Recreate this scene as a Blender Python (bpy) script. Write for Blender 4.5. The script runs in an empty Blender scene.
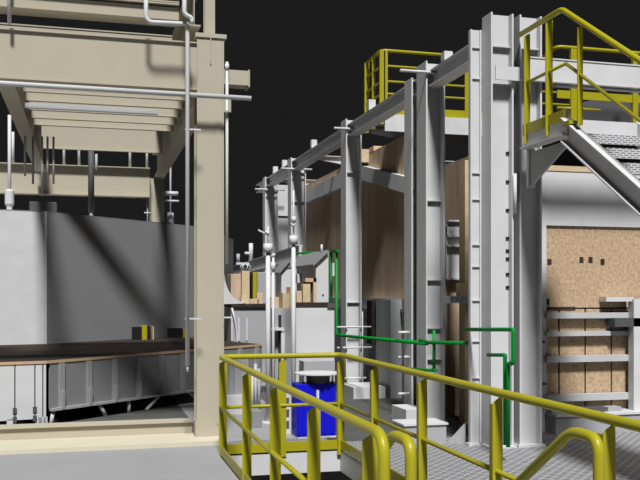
import bpy, bmesh, math, random
from mathutils import Vector, Matrix
random.seed(7)
SC = bpy.context.scene
COL = SC.collection

# ------------------------------------------------------------------ camera
EYE = 1.8; FOC = 870.0; HZ = 295.0
AZ = math.radians(14.8); SA, CA = math.sin(AZ), math.cos(AZ)
cd = bpy.data.cameras.new('camera'); cam = bpy.data.objects.new('camera', cd); COL.objects.link(cam)
cam.location = (0, 0, EYE); cam.rotation_euler = (math.pi/2, 0, -AZ)
cd.sensor_width = 36; cd.lens = 36*FOC/640; cd.shift_y = (HZ-240)/640; cd.clip_end = 300; cd.clip_start = .05
SC.camera = cam

def dX(u, X): return X/(SA+CA*(u-320)/FOC)           # depth of a plan sight line meeting the plane x = X
def dY(u, Y): return Y/(CA-SA*(u-320)/FOC)
def yOn(u, X): d = dX(u, X); return d*(CA-SA*(u-320)/FOC)
def xOn(u, Y): d = dY(u, Y); return d*(SA+CA*(u-320)/FOC)
def zX(u, v, X): return EYE-(v-HZ)*dX(u, X)/FOC
def zY(u, v, Y): return EYE-(v-HZ)*dY(u, Y)/FOC
def pX(u, v, X): return (X, yOn(u, X), zX(u, v, X))
def pY(u, v, Y): return (xOn(u, Y), Y, zY(u, v, Y))

# ------------------------------------------------------------------ materials
def mat(name, col, rough=.55, spec=.25, var=.05, scale=3.0, metallic=0.0):
    m = bpy.data.materials.new(name); m.use_nodes = True
    nt = m.node_tree; b = nt.nodes['Principled BSDF']
    b.inputs['Roughness'].default_value = rough
    b.inputs['Specular IOR Level'].default_value = spec
    b.inputs['Metallic'].default_value = metallic
    tc = nt.nodes.new('ShaderNodeTexCoord'); nz = nt.nodes.new('ShaderNodeTexNoise')
    nz.inputs['Scale'].default_value = scale; nz.inputs['Detail'].default_value = 3
    rp = nt.nodes.new('ShaderNodeValToRGB')
    c = Vector(col[:3])
    rp.color_ramp.elements[0].position = .3; rp.color_ramp.elements[1].position = .7
    rp.color_ramp.elements[0].color = (*(c*(1-var)), 1); rp.color_ramp.elements[1].color = (*(c*(1+var)), 1)
    nt.links.new(tc.outputs['Object'], nz.inputs['Vector'])
    nt.links.new(nz.outputs['Fac'], rp.inputs['Fac'])
    nt.links.new(rp.outputs['Color'], b.inputs['Base Color'])
    return m

def mat_brick(name, ca, cb, scale=26.0):
    m = bpy.data.materials.new(name); m.use_nodes = True
    nt = m.node_tree; b = nt.nodes['Principled BSDF']
    b.inputs['Roughness'].default_value = .9; b.inputs['Specular IOR Level'].default_value = .1
    tc = nt.nodes.new('ShaderNodeTexCoord'); nz = nt.nodes.new('ShaderNodeTexNoise')
    nz.inputs['Scale'].default_value = scale; nz.inputs['Detail'].default_value = 4; nz.inputs['Roughness'].default_value = .7
    rp = nt.nodes.new('ShaderNodeValToRGB')
    rp.color_ramp.elements[0].position = .34; rp.color_ramp.elements[1].position = .6
    rp.color_ramp.elements[0].color = (*ca, 1); rp.color_ramp.elements[1].color = (*cb, 1)
    nt.links.new(tc.outputs['Object'], nz.inputs['Vector'])
    nt.links.new(nz.outputs['Fac'], rp.inputs['Fac']); nt.links.new(rp.outputs['Color'], b.inputs['Base Color'])
    return m

def mat_plank(name, ca, cb):
    m = mat_brick(name, ca, cb, 9.0)
    nt = m.node_tree
    nz = [n for n in nt.nodes if n.type == 'TEX_NOISE'][0]; tc = [n for n in nt.nodes if n.type == 'TEX_COORD'][0]
    mp = nt.nodes.new('ShaderNodeMapping'); mp.inputs['Scale'].default_value = (.5, .5, .07)
    nt.links.new(tc.outputs['Object'], mp.inputs['Vector']); nt.links.new(mp.outputs['Vector'], nz.inputs['Vector'])
    return m

def mat_grating(name, light, dark, sx, sy, upright=False):
    """pressed bar grating: light bars with dark lens-shaped openings, staggered row by row"""
    m = bpy.data.materials.new(name); m.use_nodes = True
    nt = m.node_tree; N = nt.nodes; L = nt.links; b = N['Principled BSDF']
    b.inputs['Roughness'].default_value = .6; b.inputs['Specular IOR Level'].default_value = .2
    tc = N.new('ShaderNodeTexCoord'); mp = N.new('ShaderNodeMapping')
    mp.inputs['Scale'].default_value = (sx, sy, sy)
    if upright: mp.inputs['Rotation'].default_value = (math.pi/2, 0, 0)
    br = N.new('ShaderNodeTexBrick'); br.offset = .5
    br.inputs['Scale'].default_value = 1.0; br.inputs['Mortar Size'].default_value = .16; br.inputs['Mortar Smooth'].default_value = .3
    br.inputs['Brick Width'].default_value = 1.0; br.inputs['Row Height'].default_value = .5
    br.inputs['Color1'].default_value = (*dark, 1); br.inputs['Color2'].default_value = (*dark, 1); br.inputs['Mortar'].default_value = (*light, 1)
    L.new(tc.outputs['Object'], mp.inputs['Vector']); L.new(mp.outputs['Vector'], br.inputs['Vector'])
    L.new(br.outputs['Color'], b.inputs['Base Color'])
    return m

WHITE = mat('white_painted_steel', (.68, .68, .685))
GREY = mat('grey_steel', (.27, .27, .275), var=.04, scale=.6)
RIBGREY = mat('light_grey_rib_steel', (.36, .36, .365))
WHITE_SHADED = mat('white_steel_shaded', (.56, .56, .565))  # white steel of the cooling bars with shade mixed into the colour
MID = mat('mid_grey_steel', (.42, .42, .43))
DARK = mat('dark_grey_steel', (.10, .10, .105))
BLACK = mat('black_rubber', (.015, .015, .016))
TAN = mat('tan_painted_steel', (.50, .452, .35), rough=.65, spec=.15, var=.02)
CREAM = mat('cream_painted_steel', (.66, .61, .46), rough=.7, spec=.15, var=.02)
YEL = mat('yellow_safety_paint', (.41, .37, .012), rough=.38, spec=.4, var=.03)
BLUE = mat('blue_enamel', (.008, .008, .62), rough=.5, spec=.2, var=.05)
GREEN = mat('green_pipe_paint', (.0, .26, .03), rough=.5, spec=.25)
BRICK = mat_brick('tan_refractory_brick', (.40, .28, .175), (.64, .46, .30), 24)
CRUST = mat_plank('brown_refractory_wall', (.50, .37, .25), (.66, .50, .35))
PALEBRICK = mat_brick('pale_yellow_brick', (.62, .47, .29), (.72, .56, .36), 12)
BROWN = mat_brick('dark_brown_hearth_brick', (.035, .026, .021), (.055, .042, .035), 6)
WOOD = mat('orange_tan_edge', (.60, .42, .25))
CONC = mat('grey_floor_coating', (.33, .33, .335), rough=.8, spec=.1, var=.04, scale=1.2)
DFLOOR = mat('dark_and_shaded_floor', (.10, .10, .095), rough=.9, spec=.1, var=.1)  # dark floor tone; under the vessel it stands in for shade
GRAT = mat_grating('steel_grating', (.38, .38, .39), (.07, .07, .07), 8, 8)
NOSE = mat_grating('stair_nosing_grip', (.62, .62, .63), (.15, .15, .15), 14, 24, True)
TREAD = mat_grating('stair_tread_grating', (.58, .58, .59), (.15, .15, .15), 14, 24)

# ------------------------------------------------------------------ mesh building
ROOT_LOC = {}
class MB:
    def __init__(self): self.bm = bmesh.new()
    def box(self, x0, x1, y0, y1, z0, z1, rot=None, about=None):
        c = [(x, y, z) for z in (z0, z1) for y in (y0, y1) for x in (x0, x1)]
        if rot is not None:
            R = rot; A = Vector(about); c = [A+R@(Vector(p)-A) for p in c]
        v = [self.bm.verts.new(p) for p in c]
        for f in ((0,2,3,1),(4,5,7,6),(0,1,5,4),(1,3,7,5),(3,2,6,7),(2,0,4,6)):
            self.bm.faces.new([v[i] for i in f])
        return self
    def prism(self, poly, axis, a, b):
        """poly: 2D points in the plane across `axis` (x: (y,z)  y: (x,z)  z: (x,y))"""
        def P(p, t):
            return {'x': (t, p[0], p[1]), 'y': (p[0], t, p[1]), 'z': (p[0], p[1], t)}[axis]
        A = [self.bm.verts.new(P(p, a)) for p in poly]; B = [self.bm.verts.new(P(p, b)) for p in poly]
        n = len(poly)
        self.bm.faces.new(A); self.bm.faces.new(B[::-1])
        for i in range(n): self.bm.faces.new([A[i], B[i], B[(i+1) % n], A[(i+1) % n]])
        return self
    def beam(self, p, q, w, h, up=(0, 0, 1)):
        """rectangular bar from p to q, w across, h along `up`"""
        p, q = Vector(p), Vector(q); d = (q-p).normalized(); s = d.cross(Vector(up)).normalized(); u = s.cross(d)
        c = []
        for e in (p, q):
            for a, b in ((-1,-1),(1,-1),(1,1),(-1,1)): c.append(self.bm.verts.new(e+s*a*w/2+u*b*h/2))
        for f in ((0,1,2,3),(7,6,5,4),(0,4,5,1),(1,5,6,2),(2,6,7,3),(3,7,4,0)): self.bm.faces.new([c[i] for i in f])
        return self
    def tube(self, pts, r, n=12, bend=0.0, closed=False):
        pts = [Vector(p) for p in pts]
        if bend > 0 and len(pts) > 2:
            out = [pts[0]]
            for i in range(1, len(pts)-1):
                a, b, c = pts[i-1], pts[i], pts[i+1]
                k = min(bend, (a-b).length*.48, (c-b).length*.48)
                s, e = b+(a-b).normalized()*k, b+(c-b).normalized()*k
                for j in range(7):
                    t = j/6; out.append(s*(1-t)**2+b*2*t*(1-t)+e*t*t)
            out.append(pts[-1]); pts = out
        rings = []; up = None
        for i, p in enumerate(pts):
            t = ((pts[i+1]-p).normalized() if i < len(pts)-1 else Vector()) + ((p-pts[i-1]).normalized() if i else Vector())
            t.normalize()
            if up is None:
                up = t.cross(Vector((0, 0, 1)));
                if up.length < .05: up = t.cross(Vector((0, 1, 0)))
                up.normalize()
            else:
                up = (up-t*up.dot(t)).normalized()
            w = t.cross(up)
            k = 1.0
            if 0 < i < len(pts)-1:
                cs = (pts[i+1]-p).normalized().dot(t); k = 1/max(.5, cs)
            rings.append([self.bm.verts.new(p+(up*math.cos(2*math.pi*j/n)+w*math.sin(2*math.pi*j/n))*r*k) for j in range(n)])
        fs = []
        for a, b in zip(rings, rings[1:]):
            for j in range(n): fs.append(self.bm.faces.new([a[j], a[(j+1) % n], b[(j+1) % n], b[j]]))
        for f in fs: f.smooth = True
        self.bm.faces.new(rings[0][::-1]); self.bm.faces.new(rings[-1])
        return self
    def lathe(self, c, prof, n=24):
        rings = []
        for r, z in prof:
            rings.append([self.bm.verts.new((c[0]+r*math.cos(2*math.pi*j/n), c[1]+r*math.sin(2*math.pi*j/n), c[2]+z)) for j in range(n)])
        for a, b in zip(rings, rings[1:]):
            for j in range(n): self.bm.faces.new([a[j], a[(j+1) % n], b[(j+1) % n], b[j]])
        self.bm.faces.new(rings[0][::-1]); self.bm.faces.new(rings[-1])
        return self
    def build(self, name, m, parent=None, bevel=0.0, label=None):
        bmesh.ops.recalc_face_normals(self.bm, faces=self.bm.faces)
        vs = [v.co for v in self.bm.verts]
        if parent is None:
            lo = [min(v[i] for v in vs) for i in range(3)]; hi = [max(v[i] for v in vs) for i in range(3)]
            loc = Vector(((lo[0]+hi[0])/2, (lo[1]+hi[1])/2, lo[2]))
        else: loc = ROOT_LOC[parent.name]
        bmesh.ops.translate(self.bm, verts=self.bm.verts, vec=-loc)
        me = bpy.data.meshes.new(name); self.bm.to_mesh(me); self.bm.free()
        me.materials.append(m)
        o = bpy.data.objects.new(name, me); COL.objects.link(o)
        if parent is None: o.location = loc
        else: o.parent = parent
        ROOT_LOC[o.name] = loc
        if bevel > 0:
            bv = o.modifiers.new('edge', 'BEVEL'); bv.width = bevel; bv.segments = 2; bv.limit_method = 'ANGLE'
        if label: o['label'] = label
        return o

def tag(o, label, cat, group=None, kind=None):
    o['label'] = label; o['category'] = cat
    if group: o['group'] = group
    if kind: o['kind'] = kind
    return o
def thing(name, loc, label, cat, group=None, kind='thing'):
    o = bpy.data.objects.new(name, None); COL.objects.link(o); o.location = loc; o.empty_display_size = .1
    ROOT_LOC[o.name] = Vector(loc)
    return tag(o, label, cat, group, kind)
def copy_tree(o, parent=None):
    c = o.copy(); COL.objects.link(c)
    if parent: c.parent = parent
    for ch in o.children[:]: copy_tree(ch, c)
    return c
def struct(name, mb, m, label):
    o = mb.build(name, m); o['kind'] = 'structure'; o['label'] = label; return o
def one(name, mb, m, label, cat, group=None, bevel=0.0):
    return tag(mb.build(name, m, None, bevel), label, cat, group, 'thing')
def B(*a): return MB().box(*a)
def T(pts, r, n=12, bend=0.0): return MB().tube(pts, r, n, bend)

# ------------------------------------------------------------------ floors
WX0, WX1, WY0, WY1 = 1.40, 2.86, 3.8, 9.82          # the stair well
struct('floor', B(-14, WX0, -4, 11.36, -.2, 0), CONC, 'smooth grey floor in front of the tan frame')
struct('floor', B(-14, WX0, 11.36, 40, -.2, 0), DFLOOR, 'floor under the big vessel with shade put into its colour')  # same floor carried on, the vessel's shade put into its colour
struct('floor', B(WX0, WX1, WY1, 40, -.2, 0), CONC, 'grey floor beyond the stair well')
struct('floor', B(WX0, WX1, -4, WY0, -.2, 0), GRAT, 'grating at the head of the stair well')
struct('floor', B(WX1, 16, -4, 10.25, -.2, 0), GRAT, 'steel grating walkway in front of the furnace')
struct('floor', B(WX1, 16, 10.25, 40, -.2, 0), DFLOOR, 'dark floor around the furnace')
struct('floor', B(0, 5, 1, 12, -3.3, -3.1), DFLOOR, 'dark lower floor below the stair well')
struct('trim_1', B(WX0, WX1, WY1-.03, WY1-.002, -.26, -.02), WHITE, 'white channel along the far edge of the stair well')
struct('trim_2', B(WX1-.03, WX1-.002, WY0, WY1-.03, -.26, -.02), WHITE, 'white channel along the furnace side of the stair well')
struct('trim_3', B(WX0+.002, WX0+.03, WY0, WY1-.03, -.26, -.02), WHITE, 'white channel along the near side of the stair well')

# stair going down the well
st = thing('well_stair', (2.13, 4.2, -3.1), 'grating stair going down inside the railed floor opening', 'stair')
pitch = math.tan(math.radians(27))
for sx in (1.52, 2.70):
    MB().beam((sx, 3.95, -.15), (sx, 3.95+2.8/pitch, -2.95), .05, .24).build('stringer', MID, st)
k = 0
y = 4.2; z = -.2
while z > -2.9:
    B(1.55, 2.67, y, y+.34, z-.035, z).build('tread', TREAD, st); y += .38; z -= .38*pitch; k += 1

# ------------------------------------------------------------------ guard rail round the well
RL, RR, RF = 1.42, 2.83, 9.78
gr = thing('guard_rail', (RL, RF, 0), 'yellow tubular guard rail around the three sides of the stair well', 'railing')
T([(RL, 4.12, .02), (RL, 4.12, 1.1), (RL, RF, 1.1), (RR, RF, 1.1), (RR, 3.6, 1.1), (RR, 3.6, .02)], .031, 14, .13).build('top_rail', YEL, gr)
T([(RL, 4.3, .53), (RL, RF, .53)], .02).build('mid_rail', YEL, gr)
T([(RL, RF, .53), (RR, RF, .53)], .02).build('mid_rail', YEL, gr)
T([(RR, RF, .53), (RR, 6.45, .53), (RR, 3.6, .53)], .02).build('mid_rail', YEL, gr)
B(RL-.006, RL+.006, 4.3, RF, 0.0, .11).build('toe_plate', YEL, gr)
B(RL, RR, RF-.006, RF+.006, 0.0, .11).build('toe_plate', YEL, gr)
B(RR-.006, RR+.006, 3.6, RF, 0.0, .11).build('toe_plate', YEL, gr)
def post(x, y, w, dep, side=1, zt=1.08):
    """angle-section post with a sloped top cut"""
    m = MB()
    m.prism([(x-w/2, -.06), (x+w/2, -.06), (x+w/2, zt), (x-w/2+.01, zt-.05), (x-w/2, zt-.06)], 'y', y-.005, y+.005)
    xx = x+side*w/2
    m.box(min(xx, xx-side*.01), max(xx, xx-side*.01), y+.005, y+dep, -.06, zt-.065)
    return m
for yy in (RF-.03, 8.2, 6.88, 5.63, 4.42): post(RL+.025, yy, .09, .05).build('post', YEL, gr)
post(2.14, RF, .085, .06).build('post', YEL, gr)
for yy in (RF-.03, 8.5, 7.17, 5.72, 4.33): post(RR, yy, .08, .05, -1).build('post', YEL, gr)

for sx, lab in ((1.60, 'yellow bent stair handrail along the tan frame side of the stair well'), (2.60, 'yellow bent stair handrail along the furnace side of the stair well')):
    y0 = 4.22 if sx < 2 else 4.07
    h = thing('stair_handrail', (sx, y0, 0), lab, 'handrail', 'handrails at the head of the well stair')
    T([(sx, y0, -.02), (sx, y0, 1.04), (sx, y0+.27, 1.04), (sx, y0+3.0, 1.04-2.73*math.tan(math.radians(34)))], .031, 14, .09).build('rail', YEL, h)
    for yy in (5.6, 7.3):
        zt = 1.04-(yy-y0-.27)*math.tan(math.radians(34)); B(sx-.03, sx+.03, yy-.006, yy+.006, zt-1.15, zt-.02).build('post', YEL, h)

# ------------------------------------------------------------------ tan frame building
FY = 10.75
def i_beam_x(x0, x1, yc, z0, z1, fw, tw=.012, tf=.016):
    return [('flange', B(x0, x1, yc-fw/2, yc+fw/2, z1-tf, z1)), ('flange', B(x0, x1, yc-fw/2, yc+fw/2, z0, z0+tf)), ('web', B(x0, x1, yc-tw/2, yc+tw/2, z0+tf, z1-tf))]
def c_beam_x(x0, x1, y0, y1, z0, z1, lip=.03, tf=.016):
    return [('flange', B(x0, x1, y0, y1, z1-tf, z1)), ('flange', B(x0, x1, y0, y1, z0, z0+tf)), ('web', B(x0, x1, y0+lip, y0+lip+.012, z0+tf, z1-tf))]
def i_beam_y(xc, y0, y1, z0, z1, fw, tw=.012, tf=.016):
    return [('flange', B(xc-fw/2, xc+fw/2, y0, y1, z1-tf, z1)), ('flange', B(xc-fw/2, xc+fw/2, y0, y1, z0, z0+tf)), ('web', B(xc-tw/2, xc+tw/2, y0, y1, z0+tf, z1-tf))]
def girder(name, parts, m, loc, lab, cat, group=None):
    o = thing(name, loc, lab, cat, group)
    for n, b in parts: b.build(n, m, o)
    return o

cx0, cx1 = xOn(197, FY), xOn(224, FY); cxm = (cx0+cx1)/2
up = thing('steel_upright', (cxm, FY+.16, 0), 'tall tan steel upright standing on the cream base girder', 'post')
B(cx0, cx1, FY, FY+.02, .05, 4.98).build('flange', TAN, up)
B(cx0, cx1, FY+.30, FY+.32, .05, 4.98).build('flange', TAN, up)
B(cxm-.008, cxm+.008, FY+.02, FY+.30, .05, 4.98).build('web', TAN, up)
B(cx1-.10, cx1-.035, FY-.006, FY, .2, 4.9).build('cover_strip', TAN, up)
B(cx0-.02, cx1+.03, FY-.02, FY+.34, 4.98, 5.03).build('cap_plate', TAN, up)
B(cx1, xOn(249, FY), FY-.02, FY+.20, zY(236, 85, FY), zY(236, 70.5, FY)).build('bracket', TAN, up)
B(xOn(248, FY), xOn(249.5, FY), FY-.03, FY+.21, zY(236, 86.5, FY), zY(236, 69.5, FY)).build('bracket', TAN, up)
B(cx1, xOn(231, FY), FY-.005, FY+.02, zY(228, 112, FY), zY(228, 96, FY)).build('bracket', TAN, up)
B(cx0-.02, cx0, FY-.01, FY+.2, .05, .25).build('base_gusset', TAN, up)
B(cxm-.006, cxm+.006, FY-.02, FY, 4.66, 4.98).build('stiffener', TAN, up)

u2 = thing('steel_upright', (xOn(210, FY+.1), FY+.2, 5.03), 'slim tan steel upright continuing above the cap plate', 'post')
B(xOn(205, FY+.1), xOn(215, FY+.1), FY+.1, FY+.115, 5.03, 7.2).build('flange', TAN, u2)
B(xOn(205, FY+.1), xOn(215, FY+.1), FY+.25, FY+.265, 5.03, 7.2).build('flange', TAN, u2)
B(xOn(210, FY+.1)-.005, xOn(210, FY+.1)+.005, FY+.115, FY+.25, 5.03, 7.2).build('web', TAN, u2)

ZB, ZT = 4.33, 4.92
girder('steel_girder', c_beam_x(-9, cx0+.03, FY+.01, FY+.31, ZB, ZT), TAN, (-4, FY+.16, ZB), 'deep tan main girder spanning from the tall tan upright', 'girder')
girder('steel_girder', c_beam_x(-9, cx0-.22, FY+.01, FY+.31, 5.17, 5.32, .01), TAN, (-4, FY+.16, 5.17), 'shallow tan girder just above the deep main girder', 'girder')
girder('steel_girder', c_beam_x(-9, cx0-.22, FY-.03, FY+.12, 5.345, 5.385, .005), TAN, (-4, FY+.16, 5.36), 'thin tan edge girder second above the deep main girder', 'girder')
girder('steel_girder', c_beam_x(-9, cx0-.22, FY-.03, FY+.12, 5.41, 5.56, .005), TAN, (-4, FY+.16, 5.46), 'topmost tan fascia girder over the frame', 'girder')
girder('steel_girder', c_beam_x(-9, cx0-.22, FY+.9, FY+1.0, 4.96, 5.24, .01), TAN, (-4, FY+1.0, 4.96), 'tan deck joist seen in the slot above the main girder', 'girder')
girder('steel_girder', i_beam_y(cxm, FY+.32, 19.6, ZB, ZT, .22), TAN, (cxm, 15, ZB), 'tan girder running back from the tall upright to the rear upright', 'girder')
girder('steel_girder', i_beam_y(-.98, FY+.35, 18.7, ZB, ZT, .20), TAN, (-1.02, 15, ZB), 'tan girder running back above the white pole sleeve', 'girder')
girder('steel_girder', i_beam_y(1.24, FY+.02, 17.0, 5.12, 5.6, .16), TAN, (1.26, 15, 5.17), 'tan girder running back at the upper level beside the slim upright', 'girder')
for xx in (.72, .86): pass
j0 = girder('ceiling_joist', i_beam_x(-.85, cxm-.13, 11.75, 4.45, 4.99, .07, .01, .012), TAN, (0, 11.75, 4.45), '', 'joist', 'tan joists under the upper deck')
JY = (11.95, 12.5, 13.1, 13.7, 14.25, 16.5)
jn = ['first', 'second', 'third', 'fourth', 'fifth', 'sixth']
for i in range(6):
    o = j0 if i == 0 else copy_tree(j0)
    o.location.y = JY[i]
    o['label'] = 'shallow tan joist spanning under the deck, %s behind the deep main girder' % jn[i]
for i in range(3):
    o = copy_tree(j0); o.location = (-2.9, JY[i], 4.45); o['label'] = 'tan joist at the picture edge outside the running-back girder, %s behind the main girder' % jn[i]
one('cable_tray', B(xOn(25, 11.85), xOn(158, 11.85), 11.82, 11.90, zY(90, 111, 11.85), zY(90, 106.5, 11.85)), WHITE, 'white narrow cable tray hung under the tan joists', 'cable tray')
# rear frame
ru = thing('steel_upright', (1.38, 19.2, 3.36), 'far tan upright at the back of the frame above the vessel', 'post')
for a, b in ((1.24, 1.255), (1.525, 1.54)): B(a, b, 19.05, 19.35, 3.37, 4.33).build('flange', TAN, ru)
B(1.255, 1.525, 19.19, 19.21, 3.37, 4.33).build('web', TAN, ru)
girder('steel_girder', i_beam_x(-6, 1.23, 18.9, 3.88, 4.5, .26), TAN, (-2, 18.9, 3.88), 'tan cross girder at the back of the frame over the vessel roof', 'girder')
for i, (a, b) in enumerate(((166, 178), (162, 179))):
    zz = zY(170, (193.5, 201)[i], 19.2); one('pipe', T([(1.541, 19.2, zz), (xOn(b, 19.2), 19.2, zz)], (.05, .025)[i]), WHITE, ('thick white pipe stub along the back cross girder', 'thin white pipe under the thick pipe stub at the back')[i], 'pipe')
HRL = ['white hanger rod behind the white pole with the sleeve', 'white hanger rod standing nearest the dark pole on its tan-girder side',
       'white hanger rod close before the dark pole', 'white hanger rod midway between dark pole and far upright', 'white hanger rod beside the far tan upright']
for u, lab in zip((13, 64, 79, 130, 147), (HRL)):
    x = xOn(u, 18.9); one('hanger_rod', T([(x, 18.9, 4.5), (x, 18.9, 5.15)], .028, 8), WHITE, lab, 'rod', 'hanger rods above the back girder')
for u, v, lab in ((25, 176, 'thin conduit hanging at the tan girder edge'), (33, 184, 'grey conduit hanging second from the tan girder edge'), (42, 196, 'longest white conduit hanging from the joists'),
               (47.5, 182, 'thin conduit hanging just past the longest one'), (53.5, 184, 'thin conduit hanging farthest from the tan girder edge')):
    Yc = 14.6; x = xOn(u, Yc); one('conduit', T([(x, Yc, zY(u, v, Yc)), (x, Yc, 4.34)], .017, 8), MID if u in (33,) else WHITE, lab, 'conduit', 'conduits hanging under the joists')
# white pipes on the front of the frame
one('pipe', T([(-8, 10.52, zY(0, 84.5, 10.52)+.03), (xOn(251, 10.52), 10.52, zY(251, 98.5, 10.52))], .03), WHITE, 'long white horizontal pipe crossing the tall tan upright', 'pipe')
YP = 10.46; xv = xOn(187.5, YP)
vp = thing('vertical_pipe', (xv, YP, .9), 'long white vertical drop pipe in front of the tan girder', 'pipe')
T([(xv, YP, zY(187, 366, YP)), (xv, YP, 5.0), (xv, YP, zY(187, 24, YP)), (xOn(146, YP), YP, zY(146, 22, YP)), (xOn(146, YP), YP, 5.5)], .026, 12, .09).build('pipe', WHITE, vp)
T([(xv, YP, zY(187, 372, YP)), (xv, YP, zY(187, 363, YP))], .017).build('nozzle', WHITE, vp)
B(xv-.03, cx0+.01, YP-.01, YP+.01, zY(187, 130, YP), zY(187, 128.5, YP)).build('clamp', WHITE, vp)
B(xv-.03, cx0+.02, YP-.01, YP+.01, zY(187, 319.5, YP), zY(187, 318, YP)).build('clamp', WHITE, vp)
xq = xOn(183.5, YP)
one('pipe', T([(xq, YP-.1, 5.6), (xq, YP-.1, zY(184, 17, YP)), (xq+.09, YP-.1, zY(184, 20, YP)), (xq+.09, YP-.1, zY(184, 26, YP))], .027, 12, .05), WHITE, 'short white cranked pipe next to the drop pipe bend', 'pipe')
xw = xOn(227, FY-.08)
vw = thing('vertical_pipe', (xw, FY-.08, 2.2), 'thin white vertical pipe on the far edge of the tall upright', 'pipe')
T([(xw, FY-.08, zY(227, 264, FY-.08)), (xw, FY-.08, zY(227, 62, FY-.08))], .018).build('pipe', WHITE, vw)
T([(xw, FY-.08, zY(227, 70, FY-.08)), (xw, FY-.08, zY(227, 64, FY-.08))], .026).build('fitting', WHITE, vw)
B(xw-.04, xw+.06, FY-.09, FY-.07, zY(227, 318, FY), zY(227, 316.5, FY)).build('clamp', WHITE, vw)
one('pipe', T([(xOn(9.3, FY-.1), FY-.1, zY(9, 24, FY-.1)), (xOn(9.3, FY-.1), FY-.1, 5.9)], .022), WHITE, 'short white pipe in front of the upper girders', 'pipe')
# base girder on the floor
bg = thing('base_girder', (-4, 10.9, 0), 'cream base girder lying on the grey floor under the tan upright', 'girder')
B(-9, cx1-.02, FY-.36, FY+.36, .0, .05).build('bottom_flange', CREAM, bg)
B(-9, cx0-.02, FY+.34, FY+.36, .05, .19).build('web', TAN, bg)
B(-9, cx0-.02, FY+.30, FY+.60, .19, .205).build('top_flange', TAN, bg)

# ------------------------------------------------------------------ the big many-sided vessel
def az(a): a = math.radians(a); return Vector((math.sin(a), math.cos(a), 0))
def chain(corner, a0, side, n=12, first=1):
    """regular polygon: corner is the end of face `a0`, faces turn 29 degrees"""
    pts = [Vector(corner)-az(a0)*side, Vector(corner)]
    a = a0
    for i in range(n-2):
        a -= 360/n; pts.append(pts[-1]+az(a)*side)
    return pts
Cn = Vector((-.78, 16.96, 0))
tp = chain(Cn, 78, 4.42)
ves = thing('melting_vessel', (-4.8, 24.5, 0), 'huge many-sided vessel with white and grey panels behind the tan frame', 'vessel')
def wallpanel(p, q, z0, z1, t):
    p, q = Vector(p), Vector(q); d = (q-p).normalized(); n = Vector((-d.y, d.x, 0))
    m = MB(); a, b, c, e = p, q, q+n*t, p+n*t
    m.prism([(a.x, a.y), (b.x, b.y), (c.x, c.y), (e.x, e.y)], 'z', z0, z1); return m
ZL, ZR = .89, 3.36
for i in range(12):
    p, q = tp[i], tp[(i+1) % 12]
    if (p+q).y/2 > 27: continue
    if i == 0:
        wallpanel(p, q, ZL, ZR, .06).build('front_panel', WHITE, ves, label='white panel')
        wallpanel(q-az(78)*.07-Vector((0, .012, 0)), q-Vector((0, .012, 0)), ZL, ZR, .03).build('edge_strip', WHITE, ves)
    else: wallpanel(p, q, ZL, ZR, .06).build('side_panel', GREY, ves, label='grey panel')  # side panels use a darker grey than the front panel
MB().prism([(p.x, p.y) for p in tp], 'z', ZR-.02, ZR).build('roof', MID, ves)
# hearth ledge and skirt
C2 = Vector((-.58, 12.56, 0)); E2 = C2+az(48)*4.92
o_l = C2-az(78)*5.2; back = [E2+az(-20)*4.3, o_l+Vector((-.6, 3.6, 0))]
led = [o_l, C2, E2]+back
MB().prism([(p.x, p.y) for p in led], 'z', ZL-.04, ZL).build('hearth_ledge', BROWN, ves, label='dark brown brick ledge')
for p, q in ((o_l, C2), (C2, E2)):
    d = (q-p).normalized(); n = Vector((d.y, -d.x, 0))
    wallpanel(p+n*.012, q+n*.012, ZL-.035, ZL+.004, .012).build('ledge_edge', WOOD, ves, label='orange-tan ledge edge')
# white front skirt: boards with slots
fa = az(78)
edges = [0, .05, .155, .416, .68, .94, 1.2, 1.5, 1.9, 2.4, 2.9, 3.4]
for a, b in zip(edges, edges[1:]):
    wallpanel(C2-fa*(b-.008), C2-fa*(a+.008), .10 if b > .3 else .0, ZL-.04, .03).build('skirt_board', WHITE, ves)
for s in (.155, .416, .68, .94):
    for z0 in (.07, .19):
        wallpanel(C2-fa*(s+.025)-Vector((0, .015, 0)), C2-fa*(s-.025)-Vector((0, .015, 0)), z0, z0+.08, .01).build('slot_cover', DARK, ves)
for s in (.05, .46, .98, 1.5, 2.1): wallpanel(C2-fa*(s+.06), C2-fa*(s-.06), .0, .12, .04).build('foot', WHITE, ves)
# grey ribbed skirt
ra = az(48); rn = Vector((ra.y, -ra.x, 0))
rsk = wallpanel(C2+ra*.06, E2, .22, ZL-.04, .03).build('ribbed_skirt', GREY, ves, label='grey ribbed skirt')
for i in range(10):
    s = .25+i*.5
    p = C2+ra*s
    wallpanel(p-ra*.045+rn*.03, p+ra*.045+rn*.03, .20, ZL-.045, .03).build('rib', RIBGREY, rsk)
    wallpanel(p-ra*.025+rn*.06, p+ra*.025+rn*.06, .20, .45, .03).build('rib', RIBGREY, rsk)
MB().beam(C2+ra*.06+Vector((0, 0, .21))+rn*.02, E2+Vector((0, 0, .21))+rn*.02, .07, .035).build('skirt_rail', MID, ves)
for i, s in enumerate((.12, .95, 1.55, 2.2, 2.9, 3.6, 4.3)):
    p = C2+ra*s; t = (.05, -.14, .0, .28, -.3, .1, 0)[i]
    T([p+Vector((0, 0, .2)), p+ra*t*-1+Vector((0, 0, 0))], .028, 8).build('leg', WHITE, ves)
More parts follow.
